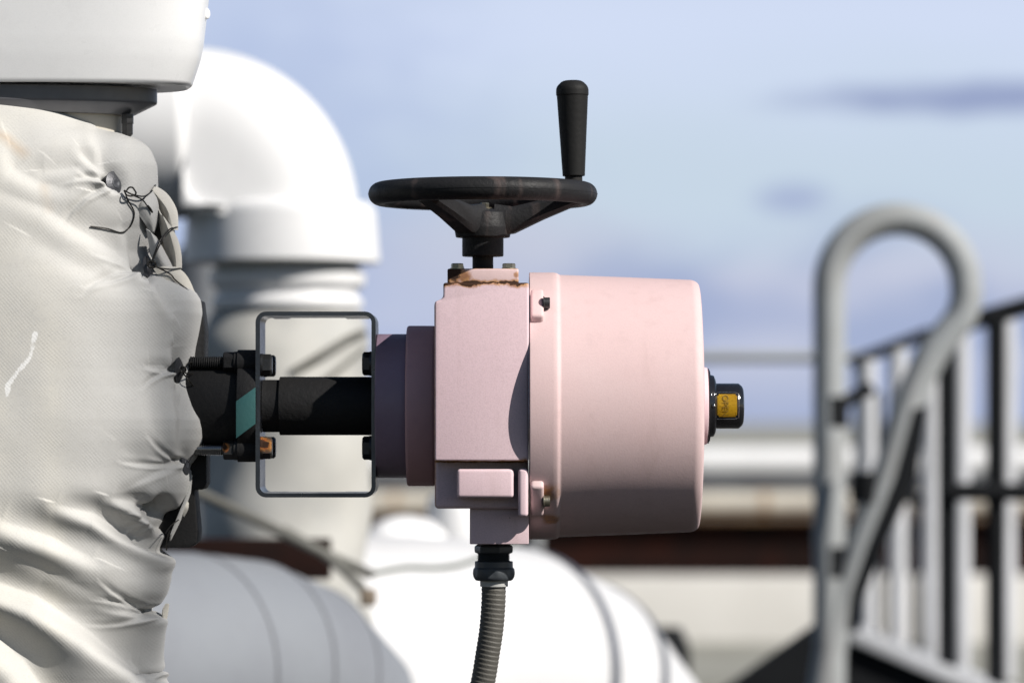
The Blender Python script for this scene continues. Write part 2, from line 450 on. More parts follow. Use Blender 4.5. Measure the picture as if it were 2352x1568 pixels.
lathe(bm, W(1317.5, 406, -20), (-.017, 0, 1), [(q[0]*S, q[1]*S) for q in pr], seg=64)
obj('grip', bm, M_grip, wheel, 30)
bm = B(); lathe_u(bm, HC, 622, 0, Z, [(0, 24), (34, 24)], 0, seg=48); obj('input_shaft', bm, M_iron, act)

# ================================================================== CONDUIT AND GLAND
cond = thing('flexible_conduit', W(1134, 1243, -20), 'ribbed grey flexible conduit hanging from the gland under the pink actuator', 'conduit')
gd = -40
bm = B()
lathe_u(bm, 1134, 1270, gd, Z, [(0, 36), (3, 44), (8, 45), (17, 45), (22, 38), (22.2, 37), (26, 37)], 1.5, 3, seg=6, a0=.3)
obj('locknut', bm, M_gland, cond, 30)
bm = B(); pr = []
for i in range(7): pr += [(i*2.8, 35), (i*2.8+1.4, 37.8)]
lathe_u(bm, 1134, 1287, gd, Z, pr, seg=48); obj('gland_thread', bm, M_gland, cond, 20)
bm = B()
def nutwob(t, r, a):
    s = t/S
    if 5 < s < 30: return r*(1-.05*max(0, math.cos(6*a+.6))*math.sin(math.pi*(s-5)/25))
    return r
pr = fillet([(0, 34), (0, 41), (7, 46.5), (17, 48.5), (27, 47), (30, 43.6), (44, 43.4), (45, 36)], [0, 3, 5, 6, 4, 2, 1.5, 0], 4)
lathe(bm, W(1134.5, 1331, gd), Z, [(q[0]*S, q[1]*S) for q in pr], seg=96, wob=nutwob)
obj('gland_nut', bm, M_gland, cond, 45)
bm = B(); lathe_u(bm, 1135, 1344.5, gd, Z, [(0, 29), (0, 32), (16, 32)], 1, 2, seg=48, caps=False); obj('sleeve', bm, M_sleeve, cond)
bm = B()
path = smooth_path([W(1134, 1335, gd), W(1133.5, 1380, gd), W(1129, 1440, gd+2), W(1120, 1500, gd+6), W(1108, 1570, gd+12), W(1085, 1660, gd+24), W(1040, 1780, gd+40), W(960, 1950, gd+70)], 60)
def hr(L, a):
    s = L/S/10.6+a/(2*math.pi)
    return (27.6+.55*math.sin(2*math.pi*s)+.2*math.sin(4*math.pi*s))*S
tube(bm, path, 0, 40, hr); obj('ribbed_hose', bm, M_hose, cond, 60)

# ================================================================== BRACKET
brk = thing('mounting_bracket', W(730, 1142, 0), 'rectangular dark steel mounting bracket frame between cloth jacket and pink actuator', 'bracket')
bm = B()
def frame_ring(bm, o, i, d0, d1):
    n = len(o); vs = []
    for d in (d0, d1):
        vs.append(([bm.verts.new(W(u, v, d)) for u, v in o], [bm.verts.new(W(u, v, d)) for u, v in i]))
    for k in range(n):
        q = (k+1) % n
        bm.faces.new((vs[0][0][k], vs[0][0][q], vs[0][1][q], vs[0][1][k]))
        bm.faces.new((vs[1][0][k], vs[1][1][k], vs[1][1][q], vs[1][0][q]))
        bm.faces.new((vs[0][0][k], vs[1][0][k], vs[1][0][q], vs[0][0][q]))
        bm.faces.new((vs[0][1][k], vs[0][1][q], vs[1][1][q], vs[1][1][k]))
frame_ring(bm, rrect(593, 866, 718, 1140, 24), rrect(603, 856.5, 727.5, 1130.5, 15), -92, 100)
bmesh.ops.bevel(bm, geom=[e for e in bm.edges if len(e.link_faces) == 2 and e.calc_face_angle(0) > 1.0], offset=1.2*S, segments=2, affect='EDGES')
box(bm, 618, 655, 719.5, 727, 99, 210, 1); box(bm, 788, 842, 719.5, 727, 99, 210, 1)
box(bm, 618, 655, 1131, 1138.6, 99, 160, 1); box(bm, 788, 842, 1131, 1138.6, 99, 160, 1)
obj('bracket_frame', bm, M_steel, brk, 30)
def xhex(u0, u1, v, d, r, a=.5):
    bm = B()
    s = 1 if u1 > u0 else -1
    lathe_u(bm, u0, v, d, (s, 0, 0), [(0, r), (5, r)], seg=24, caps=True)
    lathe_u(bm, u0+5*s, v, d, (s, 0, 0), [(0, r*.96), (abs(u1-u0)-9, r*.96), (abs(u1-u0)-5, r*.8)], seg=6, a0=a)
    return bm
M_rustbolt = paint('rusty_bolt', (.05, .045, .04), None, .5, .3, fdist=0, rust=[(*(W(612, 1015, -85)-wloc(brk)), .014, 1.0)], rustcol=(.45, .12, .02))
obj('bracket_bolt', xhex(603.5, 629, 839, -60, 26), M_boltdark, brk, 25)
o = obj('bracket_bolt', xhex(603.5, 629, 1028, -60, 26), M_rustbolt, brk, 25); o['label'] = 'rust streaked bolt head inside the bracket'
obj('bracket_bolt', xhex(856, 834.5, 836, -60, 28), M_boltdark, brk, 25)
obj('bracket_bolt', xhex(856, 834.5, 1028, -60, 28), M_boltdark, brk, 25)
for v in (839, 1028): obj('bracket_bolt', xhex(603.5, 629, v, 70, 26), M_boltdark, brk, 25)
cp = thing('drive_coupling', W(730, 1000, 0), 'thick black drive sleeve running through the middle of the steel bracket', 'coupling')
bm = B()
lathe_u(bm, 604.5, AX, 0, X, [(0, 60), (38.5, 60), (38.5, 67), (250, 67)], 1.2, 2, seg=64)
obj('sleeve', bm, M_iron, cp, 30)

# ================================================================== VALVE BODY
val = thing('valve_body', W(520, 1280, 0), 'black cast iron valve neck and flange with threaded studs behind the cloth jacket edge', 'valve')
bm = B()
lathe_u(bm, 380, AX, 20, X, [(0, 60), (0, 105), (170, 105), (170, 124), (213, 124), (213, 60)], 2, 2, seg=64)
obj('valve_neck', bm, M_iron, val, 30)
bm = B()
pts = [W(u, v, 0) for u, v in ((300, 640), (462, 690), (470, 760), (466, 930), (474, 1040), (474, 1110), (466, 1124), (446, 1124), (455, 1220), (452, 1245), (436, 1257), (300, 1260))]
prism(bm, pts, Y*120*S, 3*S)
obj('yoke_plate', bm, M_iron, val, 35)
for (v, d, m) in ((833, -45, M_iron), (1031, -45, M_chrome)):
    bm = B(); pr = []
    for i in range(17): pr += [(i*5, 12.2), (i*5+2.5, 14.6)]
    lathe_u(bm, 440, v, d, X, pr, seg=24)
    stud = obj('stud', bm, m, val, 20)
    bm = B()
    lathe_u(bm, 516, v, d, X, [(0, 20), (3, 24), (24, 24), (26, 22)], seg=6, a0=.5)
    lathe_u(bm, 541.5, v, d, X, [(0, 25), (8, 25)], seg=32)
    nm = paint('rusty_nut', (.03, .03, .03), None, .5, .3, fdist=0, rust=[(*(W(519, 1024, -69)-wloc(val)), .007, 1.0)], rustcol=(.5, .14, .02)) if v > 900 else M_iron
    obj('nut', bm, nm, val, 25)
    bm = B(); lathe_u(bm, 549.5, v, d, X, [(0, 29), (42, 29)], 2, 2, seg=40); obj('spacer', bm, M_iron, val, 30)
bm = B()
prism(bm, [W(u, v, -112) for u, v in ((550, 922), (594, 890), (594, 973), (550, 1006))], Y*6*S, .8*S)  # plate cut to its sunlit part; the slanted sides are shadow edges
obj('lit_pointer_part', bm, M_green, val, 30)

# ================================================================== WHITE CLAD DRUM ABOVE THE JACKET
dr = thing('cladding_drum', W(-30, 205, 0), 'white sheet metal drum with round rivet above the grey cloth jacket', 'cladding')
DY = .36
bm = B()
cxr = -30
prof = [(3, 380), (0, 458), (7, 469), (66, 489), (102, 496), (210, 508), (420, 520)]
prof = fillet(prof, [0, 3, 5, 14, 8, 8, 0], 5)
def drwob(t, r, a):
    return r*(1+.0014*math.sin(3*a+t*9)+.0007*math.sin(7*a+2+t*15))/(abs(math.cos(a))**3.2+abs(math.sin(a))**3.2)**(1/3.2)
lathe(bm, W(cxr, 203, 0), Z, [(q[0]*S, q[1]*S) for q in prof], seg=180, sy=DY, wob=drwob)
obj('drum_shell', bm, M_white, dr, 45)
bm = B()
lathe(bm, W(474, 32, -4), (1, -.55, 0), [(0, 13*S), (2*S, 13*S), (4*S, 11*S), (5.2*S, 5*S)], seg=24)
obj('rivet', bm, M_white, dr, 30)
bm = B()
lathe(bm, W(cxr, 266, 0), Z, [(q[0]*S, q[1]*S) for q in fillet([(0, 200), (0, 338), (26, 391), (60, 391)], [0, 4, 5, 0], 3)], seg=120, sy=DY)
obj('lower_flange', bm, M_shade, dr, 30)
bm = B()
lathe(bm, W(cxr, 340, 0), Z, [(0, 312*S), (74.5*S, 312*S)], seg=96, sy=DY); obj('pipe_neck', bm, M_cream, dr, 30)
bm = B()
lathe_u(bm, 297, 316, -40, Z, [(0, 9), (5, 13.5), (28, 13.5), (28.5, 15), (50, 15)], 1, 2, seg=6); obj('stud', bm, M_boltdark, dr, 25)

# ================================================================== INSULATION JACKET
jac = thing('insulation_jacket', W(100, 1640, 0), 'wrinkled pale grey cloth insulation jacket laced with dark wire around the valve', 'insulation')
cont = np.array([(236, 40), (241, 110), (248, 150), (265, 195), (285, 225), (302, 258), (315, 296), (328, 322), (345, 341), (380, 355), (430, 358), (470, 360), (530, 352), (580, 362), (620, 385), (650, 425),
    (672, 450), (692, 461), (720, 464), (760, 457), (800, 449), (850, 445), (890, 452), (930, 468), (962, 482), (985, 481), (1010, 474), (1040, 459),
    (1070, 446), (1100, 439), (1130, 433), (1160, 416), (1190, 401), (1215, 391), (1240, 386), (1265, 391), (1300, 396), (1330, 394), (1360, 386), (1385, 380), (1410, 380), (1440, 384),
    (1490, 392), (1540, 402), (1570, 399), (1640, 390)], float)
NV, NU = 620, 460
vrow = np.linspace(236, 1640, NV)
xr = np.interp(vrow, cont[:, 0], cont[:, 1])
k_ = np.exp(-np.linspace(-2, 2, 9)**2); k_ /= k_.sum()
xr = np.convolve(np.pad(xr, 4, mode='edge'), k_, 'valid')
bdep = np.interp(vrow, [236, 260, 300, 360, 440, 700, 1000, 1300, 1640], [120, 150, 185, 222, 245, 262, 265, 258, 255])
xc = -90.0
g_ = np.exp(-np.linspace(-2, 2, 61)**2); g_ /= g_.sum()
bdep = np.convolve(np.pad(bdep, 30, mode='edge'), g_, 'valid')
tt = np.linspace(0, 1, NU); phi = np.radians(-35+170*tt)
sp, cpv = np.sin(phi), np.cos(phi)
pw = .86
U = xc+(xr[:, None]-xc)*(np.sign(sp)*np.abs(sp)**pw)[None, :]
Dp = -bdep[:, None]*(np.sign(cpv)*np.abs(cpv)**pw)[None, :]
V = np.repeat(vrow[:, None], NU, 1)
def seg_fold(poly, A, w, ridge=.55, rw=1.6, taper=True):
    ridge *= .6
    """crease: pressed in along poly, raised cloth below/right of it"""
    P = np.array(poly, float); best = np.full(U.shape, 1e9); side = np.zeros(U.shape); par = np.zeros(U.shape)
    Ls = np.hypot(*(P[1:]-P[:-1]).T); tot = Ls.sum(); acc = 0
    for i in range(len(P)-1):
        a, b = P[i], P[i+1]; e = b-a; L2 = (e**2).sum()
        t = np.clip(((U-a[0])*e[0]+(V-a[1])*e[1])/L2, 0, 1)
        dx, dy = U-(a[0]+t*e[0]), V-(a[1]+t*e[1]); d = np.hypot(dx, dy)
        s = np.sign(e[0]*dy-e[1]*dx); m = d < best
        best = np.where(m, d, best); side = np.where(m, s, side); par = np.where(m, (acc+t*Ls[i])/tot, par); acc += Ls[i]
    sd = best*side
    env = np.sin(np.pi*np.clip(par*.86+.07, 0, 1))**.7 if taper is True else (np.clip(par*1.2+.05, 0, 1)**.8 if taper == 'in' else np.ones_like(par))
    up = np.where(sd < 0, w*2.2, w*.85)
    f = -A*np.exp(-(sd/up)**2)+ridge*A*np.exp(-((sd-rw*w)/(w*1.1))**2)+ridge*.55*A*np.exp(-((sd+2.4*w)/(w*1.7))**2)
    return f*env
F = np.zeros(U.shape)
folds = [
 ([(160, 1150), (244, 1175), (302, 1214), (372, 1252), (392, 1262)], 22, 17, .7, 1.6, 'in'),
 ([(278, 1136), (337, 1156), (372, 1192), (388, 1215)], 20, 14, .6, 1.6, 'in'),
 ([(-60, 1300), (30, 1326), (116, 1356), (232, 1428), (330, 1500), (410, 1560)], 40, 34, .55, 1.5, False),
 ([(40, 1186), (145, 1222), (240, 1270)], 20, 24, .5, 1.6, True),
 ([(-60, 1400), (20, 1440), (90, 1500), (150, 1590)], 36, 34, .5, 1.6, False),
 ([(285, 1376), (330, 1392), (384, 1402)], 20, 15, .6, 1.6, 'in'),
 ([(52, 355), (68, 396), (122, 424), (190, 440)], 12, 26, .55, 1.6, True),
 ([(10, 440), (139, 488), (202, 530), (262, 560), (330, 602)], 16, 24, .5, 1.7, 'in'),
 ([(130, 398), (190, 392), (240, 384)], 9, 18, .4, 1.6, True),
 ([(205, 350), (240, 388), (262, 412), (276, 436)], 20, 12, .6, 1.6, 'in'),
 ([(300, 520), (322, 556), (340, 600), (350, 632)], 16, 12, .6, 1.6, 'in'),
 ([(232, 306), (252, 350), (272, 410)], 10, 14, .5, 1.6, True),
 ([(376, 640), (392, 676), (410, 720)], 10, 12, .5, 1.6, True),
 ([(412, 800), (420, 850), (424, 890)], 14, 11, .4, 1.6, True),
 ([(418, 900), (432, 960), (428, 1050)], 10, 13, .5, 1.5, True),
 ([(360, 860), (372, 960), (388, 1060)], 5, 20, .4, 1.7, True),
 ([(300, 1020), (350, 1060), (420, 1075)], 6, 20, .4, 1.7, 'in'),
 ([(-40, 275), (40, 300), (100, 345)], 4, 26, .5, 1.7, True),
 ([(110, 560), (220, 620), (330, 660)], 5, 28, .5, 1.7, True),
 ([(60, 1260), (170, 1310), (280, 1370)], 7, 22, .5, 1.6, True),
 ([(240, 1470), (320, 1520), (380, 1590)], 8, 16, .5, 1.6, True),
]
for i, f in enumerate(folds): F += (1.9 if i in (0, 1) else 1.4 if i in (2, 3) else 1.2 if i < 6 else 1.15)*seg_fold(*f)
F *= np.where(phi > 1.2, np.clip(1-(phi-1.2)*1.0, .45, 1), 1)[None, :]
prng = random.Random(11)
for (bu, bv, n_, a_lo, a_hi) in ((281, 430, 5, 150, 225), (350, 620, 5, 145, 215), (421, 852, 4, 150, 210), (432, 1064, 4, 150, 205), (388, 1170, 5, 165, 230), (378, 1402, 5, 150, 215), (398, 1545, 4, 150, 200)):
    for k in range(n_):      # short sharp pleats pulled in by the lacing
        a = math.radians(a_lo+(a_hi-a_lo)*(k+prng.random()*.8)/n_); L = prng.uniform(60, 150); b_ = prng.uniform(-.5, .5)
        P = [(bu+math.cos(a+b_*t)*L*t, bv-math.sin(a+b_*t)*L*t) for t in (1, .75, .5, .25, .06)]
        F += seg_fold(P, prng.uniform(4.5, 8.0), prng.uniform(4.0, 6.5), .9, 1.6, 'in')
def pit(u, v, A, ru, rv): return -A*np.exp(-((U-u)/ru)**2-((V-v)/rv)**2)
F += pit(389, 1168, 110, 13, 22)+pit(280, 430, 14, 18, 26)+pit(352, 620, 16, 16, 22)+pit(422, 852, 14, 13, 26)+pit(376, 1402, 22, 14, 12)
F += pit(438, 1062, 12, 10, 24)
F += 4.0*np.sin(U/83+.6)*np.sin(V/97+1.1)+1.5*np.sin(U/51+V/73+2)+.3*np.sin(U/23-V/31)
du = np.gradient(np.stack([U, Dp, -V], -1), axis=1); dv = np.gradient(np.stack([U, Dp, -V], -1), axis=0)
nn = np.cross(dv, du); nn /= np.maximum(np.linalg.norm(nn, axis=-1, keepdims=True), 1e-6)
if nn[NV//2, NU//4, 1] > 0: nn = -nn
F *= np.clip((V-240)/40, 0, 1)
Pj = np.stack([U, Dp, -V], -1)+nn*F[..., None]
co = np.empty((NV*NU, 3)); q = Pj.reshape(-1, 3)
jl = np.array(wloc(jac))
co[:, 0] = (q[:, 0]-HX)*S-jl[0]; co[:, 1] = D0+q[:, 1]*S-jl[1]; co[:, 2] = ZC+(HY+q[:, 2])*S-jl[2]
idx = np.arange(NV*NU).reshape(NV, NU)
fa = np.stack([idx[:-1, :-1], idx[1:, :-1], idx[1:, 1:], idx[:-1, 1:]], -1).reshape(-1, 4)
me = bpy.data.meshes.new('cloth_shell')
me.from_pydata(co.tolist(), [], fa.tolist()); me.update()
me.shade_smooth()
me.materials.append(M_cloth)
st = np.zeros((NV*NU, 4)); st[:, 3] = 1
Uf, Vf = U.ravel(), V.ravel()
def pdist(poly):
    P = np.array(poly, float); best = np.full(Uf.shape, 1e9)
    for a, b in zip(P[:-1], P[1:]):
        e = b-a; t = np.clip(((Uf-a[0])*e[0]+(Vf-a[1])*e[1])/(e**2).sum(), 0, 1)
        best = np.minimum(best, np.hypot(Uf-a[0]-t*e[0], Vf-a[1]-t*e[1]))
    return best
st[:, 0] = np.clip(1-(Uf+20*np.sin(Vf/130))/330, 0, 1)**1.1*.9+.5*np.exp(-((Uf-150)/30)**2)*np.clip((Vf-650)/150, 0, 1)
st[:, 0] += .35*np.exp(-((Uf-35)/18)**2)*np.clip((Vf-500)/200, 0, 1)
st[:, 1] = np.clip(1.0-pdist([(-20, 305), (40, 330), (80, 360)])/22, 0, 1)*.9+np.clip(1-pdist([(130, 440), (140, 490)])/20, 0, 1)*.4
st[:, 2] = np.clip(1.25-pdist([(112, 772), (107, 800), (98, 826), (70, 862), (54, 884), (50, 908)])/14, 0, 1)
st = np.clip(st, 0, 1)
ca = me.color_attributes.new('stain', 'FLOAT_COLOR', 'POINT'); ca.data.foreach_set('color', st.astype(np.float32).ravel())
o = bpy.data.objects.new('cloth_shell', me); link(o, jac)
def jdepth(u, v):      # depth of the cloth surface in front view
    r = int(np.clip((v-236)/(1640-236)*(NV-1), 0, NV-1)); row = Pj[r]
    m = np.where(row[:, 1] < 40)[0]
    i = m[np.argmin(np.abs(row[m, 0]-u))]
    return float(row[i, 1])
# laced buttons
def button(u, v, d, nrm, r=15):
    bm = B()
    pr = fillet([(-2, 3), (-2, r), (0, r), (2.5, r*.45), (3.6, r*.42), (3.7, r*.25), (2.5, r*.1)], .8, 2)
    lathe(bm, W(u, v, d), nrm, [(q[0]*S, q[1]*S) for q in pr], seg=40)
    return obj('lacing_button', bm, M_button, jac, 35)
button(281, 430, jdepth(281, 430)-9, (.72, -.66, .2), 29)
button(350, 620, jdepth(345, 620)-8, (.95, -.28, .18), 28)
button(421, 852, jdepth(421, 852)-8, (.95, -.30, .0), 32)
button(432, 1064, jdepth(432, 1064)-4, (.95, -.25, .1), 26)
# loose flaps of cloth at the laced edge
def flap(rows, m=M_cloth2, th=2.2, name='cloth_flap'):
    """rows: list of point lists (u, v, d), lofted"""
    bm = B(); R = [smooth_path([W(*p) for p in r], 6) for r in rows]
    n = len(R[0]); cols = []
    for j in range(n): cols.append(smooth_path([r[j] for r in R], 6))
    g = [[bm.verts.new(cols[j][i]) for j in range(n)] for i in range(len(cols[0]))]
    for i in range(len(g)-1):
        for j in range(n-1): bm.faces.new((g[i][j], g[i][j+1], g[i+1][j+1], g[i+1][j]))
    bmesh.ops.recalc_face_normals(bm, faces=bm.faces[:])
    bmesh.ops.solidify(bm, geom=bm.faces[:], thickness=th*S)
    return obj(name, bm, m, jac, 50)
flap([[(358, 430, -45), (385, 448, -20), (404, 484, 10), (406, 528, 15)],
      [(356, 440, -75), (374, 462, -62), (390, 490, -48), (398, 530, -30)],
      [(340, 450, -30), (360, 470, -20), (375, 500, -15), (392, 532, -12)]])
flap([[(366, 474, -55), (372, 520, -40), (380, 560, -30), (400, 622, -10)],
      [(380, 500, -70), (396, 540, -66), (406, 580, -52), (409, 622, -40)],
      [(398, 528, -45), (411, 556, -30), (417, 590, -20), (416, 620, -5)]])
flap([[(322, 488, -105), (338, 512, -100), (346, 526, -85), (352, 538, -70)],
      [(340, 466, -112), (354, 490, -104), (358, 514, -92), (358, 534, -72)],
      [(358, 440, -70), (368, 474, -62), (366, 510, -50), (356, 538, -40)]], M_cloth)
flap([[(344, 530, -95), (350, 560, -95), (356, 592, -90), (366, 616, -80)],
      [(358, 540, -104), (370, 566, -100), (378, 594, -92), (386, 616, -76)],
      [(366, 548, -70), (380, 572, -62), (394, 600, -50), (404, 622, -40)]], M_cloth)
flap([[(360, 620, -92), (374, 640, -92), (388, 656, -80), (402, 670, -60)],
      [(384, 616, -84), (402, 632, -78), (418, 650, -64), (436, 672, -44)],
      [(408, 616, -40), (424, 628, -34), (436, 646, -20), (448, 676, -10)]])
flap([[(452, 880, -30), (470, 930, -20), (482, 975, -20), (470, 1020, -10)],
      [(462, 885, 10), (482, 930, 10), (487, 968, 10), (478, 1020, 10)]], M_cloth, 3)
flap([[(442, 1090, -30), (432, 1130, -30), (416, 1170, -30), (394, 1225, -30)],
      [(436, 1130, -5), (424, 1165, -5), (410, 1200, -5), (390, 1240, -5)]], M_cloth, 3)
flap([[(430, 1150, -10), (424, 1160, -14), (421, 1172, -12), (422, 1184, -8)],
      [(434, 1154, -10), (434, 1166, -14), (430, 1176, -12), (424, 1186, -8)]], M_cloth2, 1.5)
flap([[(382, 1384, -20), (376, 1396, -26), (374, 1408, -24), (376, 1420, -16)],
      [(386, 1386, 10), (385, 1396, 10), (383, 1410, 10), (380, 1424, 10)]], M_cloth2, 2)
# dark sheet in the gaps behind the flaps
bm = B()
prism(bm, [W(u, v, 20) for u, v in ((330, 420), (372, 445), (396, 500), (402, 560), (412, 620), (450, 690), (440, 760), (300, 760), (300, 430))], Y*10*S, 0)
obj('dark_gap_sheet', bm, M_clothdark, jac, 30)
def wire(pts, r=1.7, name='lacing_wire'):
    bm = B(); tube(bm, smooth_path([W(*p) for p in pts], 10), r*S, 8); return obj(name, bm, M_wire, jac, 60)
def J(u, v, off=4): return (u, v, jdepth(u, v)-off)
wire([(300, 446, jdepth(300, 446)-12), J(309, 469, 6), J(320, 492, 5), J(318, 512), J(308, 530), J(292, 541), J(262, 533), J(228, 529)])
wire([(300, 446, jdepth(300, 446)-10), (318, 455, -150), (342, 458, -120), (356, 444, -80), (361, 428, -45)])
wire([(310, 452, jdepth(310, 452)-10), (324, 459, -150), (340, 467, -130), (352, 484, -112), (360, 494, -108), (357, 486, -112), (350, 478, -115)])
loop = [(316+11*math.cos(a)*(1+.15*math.sin(3*a)), 450+10*math.sin(a), -160+6*math.sin(2*a)) for a in np.linspace(0, 4*math.pi, 26)]
wire(loop, 1.9)
wire([(358, 612, -118), (366, 585, -112), (378, 556, -105), (396, 530, -70), (406, 526, -40)])
wire([(359, 610, -118), (372, 578, -112), (388, 548, -100), (404, 528, -60), (411, 524, -40)])
loop = [(360+9*math.cos(a), 612+7*math.sin(a), -120+5*math.sin(2*a)) for a in np.linspace(0, 4*math.pi, 22)]
wire(loop, 2.6)
wire([(362, 614, -120), (378, 620, -112), (400, 622, -90), (418, 618, -40), (420, 622, -30)])
wire([(370, 618, -118), (398, 632, -92), (410, 646, -80), (436, 668, -60), (447, 680, -40)])
wire([(424, 850, jdepth(424, 850)-20), (432, 852, -110), (438, 836, -80), (450, 832, -50)], 1.8)
wire([(424, 852, jdepth(424, 850)-20), (436, 858, -105), (445, 860, -70), (450, 856, -40)], 1.8)
wire([(426, 856, jdepth(426, 856)-18), (440, 872, -95), (456, 896, -60), (468, 920, -40)], 1.8)
loop = [(431+6*math.cos(a), 850+6*math.sin(a), -125+4*math.sin(2*a)) for a in np.linspace(0, 4*math.pi, 20)]
wire(loop, 2.4)
wire([(440, 1060, -80), (448, 1040, -50), (452, 1010, -40)], 1.6)
wire([(395, 1215, -50), (388, 1238, -50), (386, 1262, -40)], 1.6)
wire([(388, 1222, -90), (398, 1205, -60), (414, 1192, -40)], 1.5)

# ================================================================== BACKGROUND PIPES
YE = 8.0; kE = S*YE/D0
elb = thing('white_pipe_elbow', at(650, 1250, YE), 'blurred white pipe elbow with thick collar above the wrapped pipe', 'pipe elbow')
c0 = at(440, 492, YE)
bm = B(); prof = [(0, -188), (60, -188), (120, -187)]
for t in range(0, 41):
    t_ = math.radians(-90+180*t/40); prof.append((165+216*max(0, math.cos(t_))**.85, 186*math.copysign(abs(math.sin(t_))**.9, math.sin(t_))))
prof += [(120, 187), (60, 188), (0, 188)]
rows = []
for i in range(-3, 41):
    a = math.radians(90*i/40)
    rows.append([bm.verts.new(c0+Vector((math.cos(a)*q[0]*kE, q[1]*kE, math.sin(a)*q[0]*kE))) for q in prof])
for a_, b_ in zip(rows[:-1], rows[1:]):
    for k in range(len(prof)-1): bm.faces.new((a_[k], a_[k+1], b_[k+1], b_[k]))
fl = [at(434, 486, YE), at(434, 400, YE), at(442, 400, YE)]
for k in range(9):
    a = math.radians(180+90*k/8); fl.append(at(500+58*math.cos(a), 422-58*math.sin(a), YE))
fl += [at(530, 480, YE), at(530, 486, YE)]
prism(bm, [p-Y*206*kE for p in fl], Y*206*kE, 4*kE, 2)
bmesh.ops.remove_doubles(bm, verts=bm.verts[:], dist=1e-5)
obj('elbow_bend', bm, M_whitepipe, elb, 50)
bm = B(); lathe(bm, at(647, 604, YE), Z, [(q[0]*kE, q[1]*kE) for q in fillet([(0, 165), (0, 226), (118, 217), (136, 205), (140, 180)], [0, 4, 14, 12, 0], 5)], seg=96)
obj('collar', bm, M_whitepipe, elb, 45)
bm = B(); lathe(bm, at(432, 285, YE), -X, [(q[0]*kE, q[1]*kE) for q in fillet([(-14, 180), (-8, 206), (4, 218), (160, 224), (300, 224)], [0, 12, 14, 0, 0], 5)], seg=96)
obj('socket', bm, M_whitepipe, elb, 45)
bm = B(); lathe(bm, at(660, 712, YE), Z, [(q[0]*kE, q[1]*kE) for q in fillet([(0, 160), (2, 172), (24, 174), (34, 160), (46, 160), (56, 178), (84, 180), (94, 164), (112, 164)], 6, 3)], seg=96, caps=False)
obj('ribbed_neck', bm, M_whitepipe, elb, 60)
bm = B(); p = at(455, 565, 9.6); k96 = S*9.6/D0
lathe(bm, Vector((p.x, p.y, 0)), Z, [(0, 62*k96), (p.z-.05, 62*k96), (p.z, 40*k96)], seg=48)
cl_ = tag(obj('support_column', bm, paint('blue_grey_steel', (.075, .085, .10), None, .6, fdist=0), None, loc=Vector((p.x, p.y, 0))), 'blurred dark blue grey steel column left of the ribbed white pipe neck', 'column'); cl_['kind'] = 'thing'
# wrapped vertical pipe under the elbow
wp = thing('wrapped_pipe', at(655, 3100, YE), 'upright pipe wrapped in wrinkled cream cloth below the white elbow', 'pipe')
def wrapw(t, r, a):
    zz = t/kE
    return r*(1+.035*math.sin(a*2+zz/60)+.022*math.sin(a*3-zz/38+1)+.02*mnoise.noise(Vector((math.cos(a)*2.2, math.sin(a)*2.2, zz/90))))
bm = B(); lathe(bm, at(655, 2900, YE), Z, [(i*24*kE, (192 if i < 88 else 192-(i-88)*9)*kE) for i in range(92)], seg=96, wob=wrapw)
obj('cloth_wrap', bm, paint('cream_wrap_cloth', (.52, .51, .475), (.42, .42, .405), .75, fdist=0, vscale=4), wp, 60)
bm = B()
def zig(u, v): 
    a = math.asin(max(-1, min(1, (u-655)/196))); return at(u, v, YE-math.cos(a)*200*kE)
tube(bm, smooth_path([zig(672, 855), zig(740, 815), zig(800, 778), zig(836, 765)], 6), 9*kE, 10)
tube(bm, smooth_path([zig(735, 880), zig(790, 840), zig(838, 800)], 6), 5*kE, 10)
obj('fold_shade_bars', bm, M_rod, wp, 60)  # dark bars drawn for the shaded folds of the wrap
def blob(bm, p, r):
    t = bmesh.new(); bmesh.ops.create_icosphere(t, subdivisions=2, radius=r)
    for v in t.verts: v.co += Vector(p)
    add_bm(bm, t)
M_greyseam = paint('grey_seam', (.13, .135, .15), None, .6, fdist=0)
# grey elbow at bottom left
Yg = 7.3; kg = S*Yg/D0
ge = thing('clad_pipe_bend', at(640, 1900, Yg), 'large pipe bend in blue grey painted shade with thin seams at bottom left', 'pipe')
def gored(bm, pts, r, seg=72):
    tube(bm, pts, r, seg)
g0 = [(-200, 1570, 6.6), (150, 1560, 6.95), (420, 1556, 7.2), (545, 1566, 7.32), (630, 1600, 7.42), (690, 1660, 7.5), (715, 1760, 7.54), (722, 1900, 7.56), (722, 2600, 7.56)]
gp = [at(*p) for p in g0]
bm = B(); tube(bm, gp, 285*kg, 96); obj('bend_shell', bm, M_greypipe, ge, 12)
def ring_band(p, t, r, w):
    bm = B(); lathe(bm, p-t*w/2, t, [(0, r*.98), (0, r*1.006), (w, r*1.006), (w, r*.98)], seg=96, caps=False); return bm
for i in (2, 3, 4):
    t = (gp[i+1]-gp[i-1]).normalized(); obj('seam', ring_band(gp[i], t, 285*kg, .006), M_greyseam, ge)
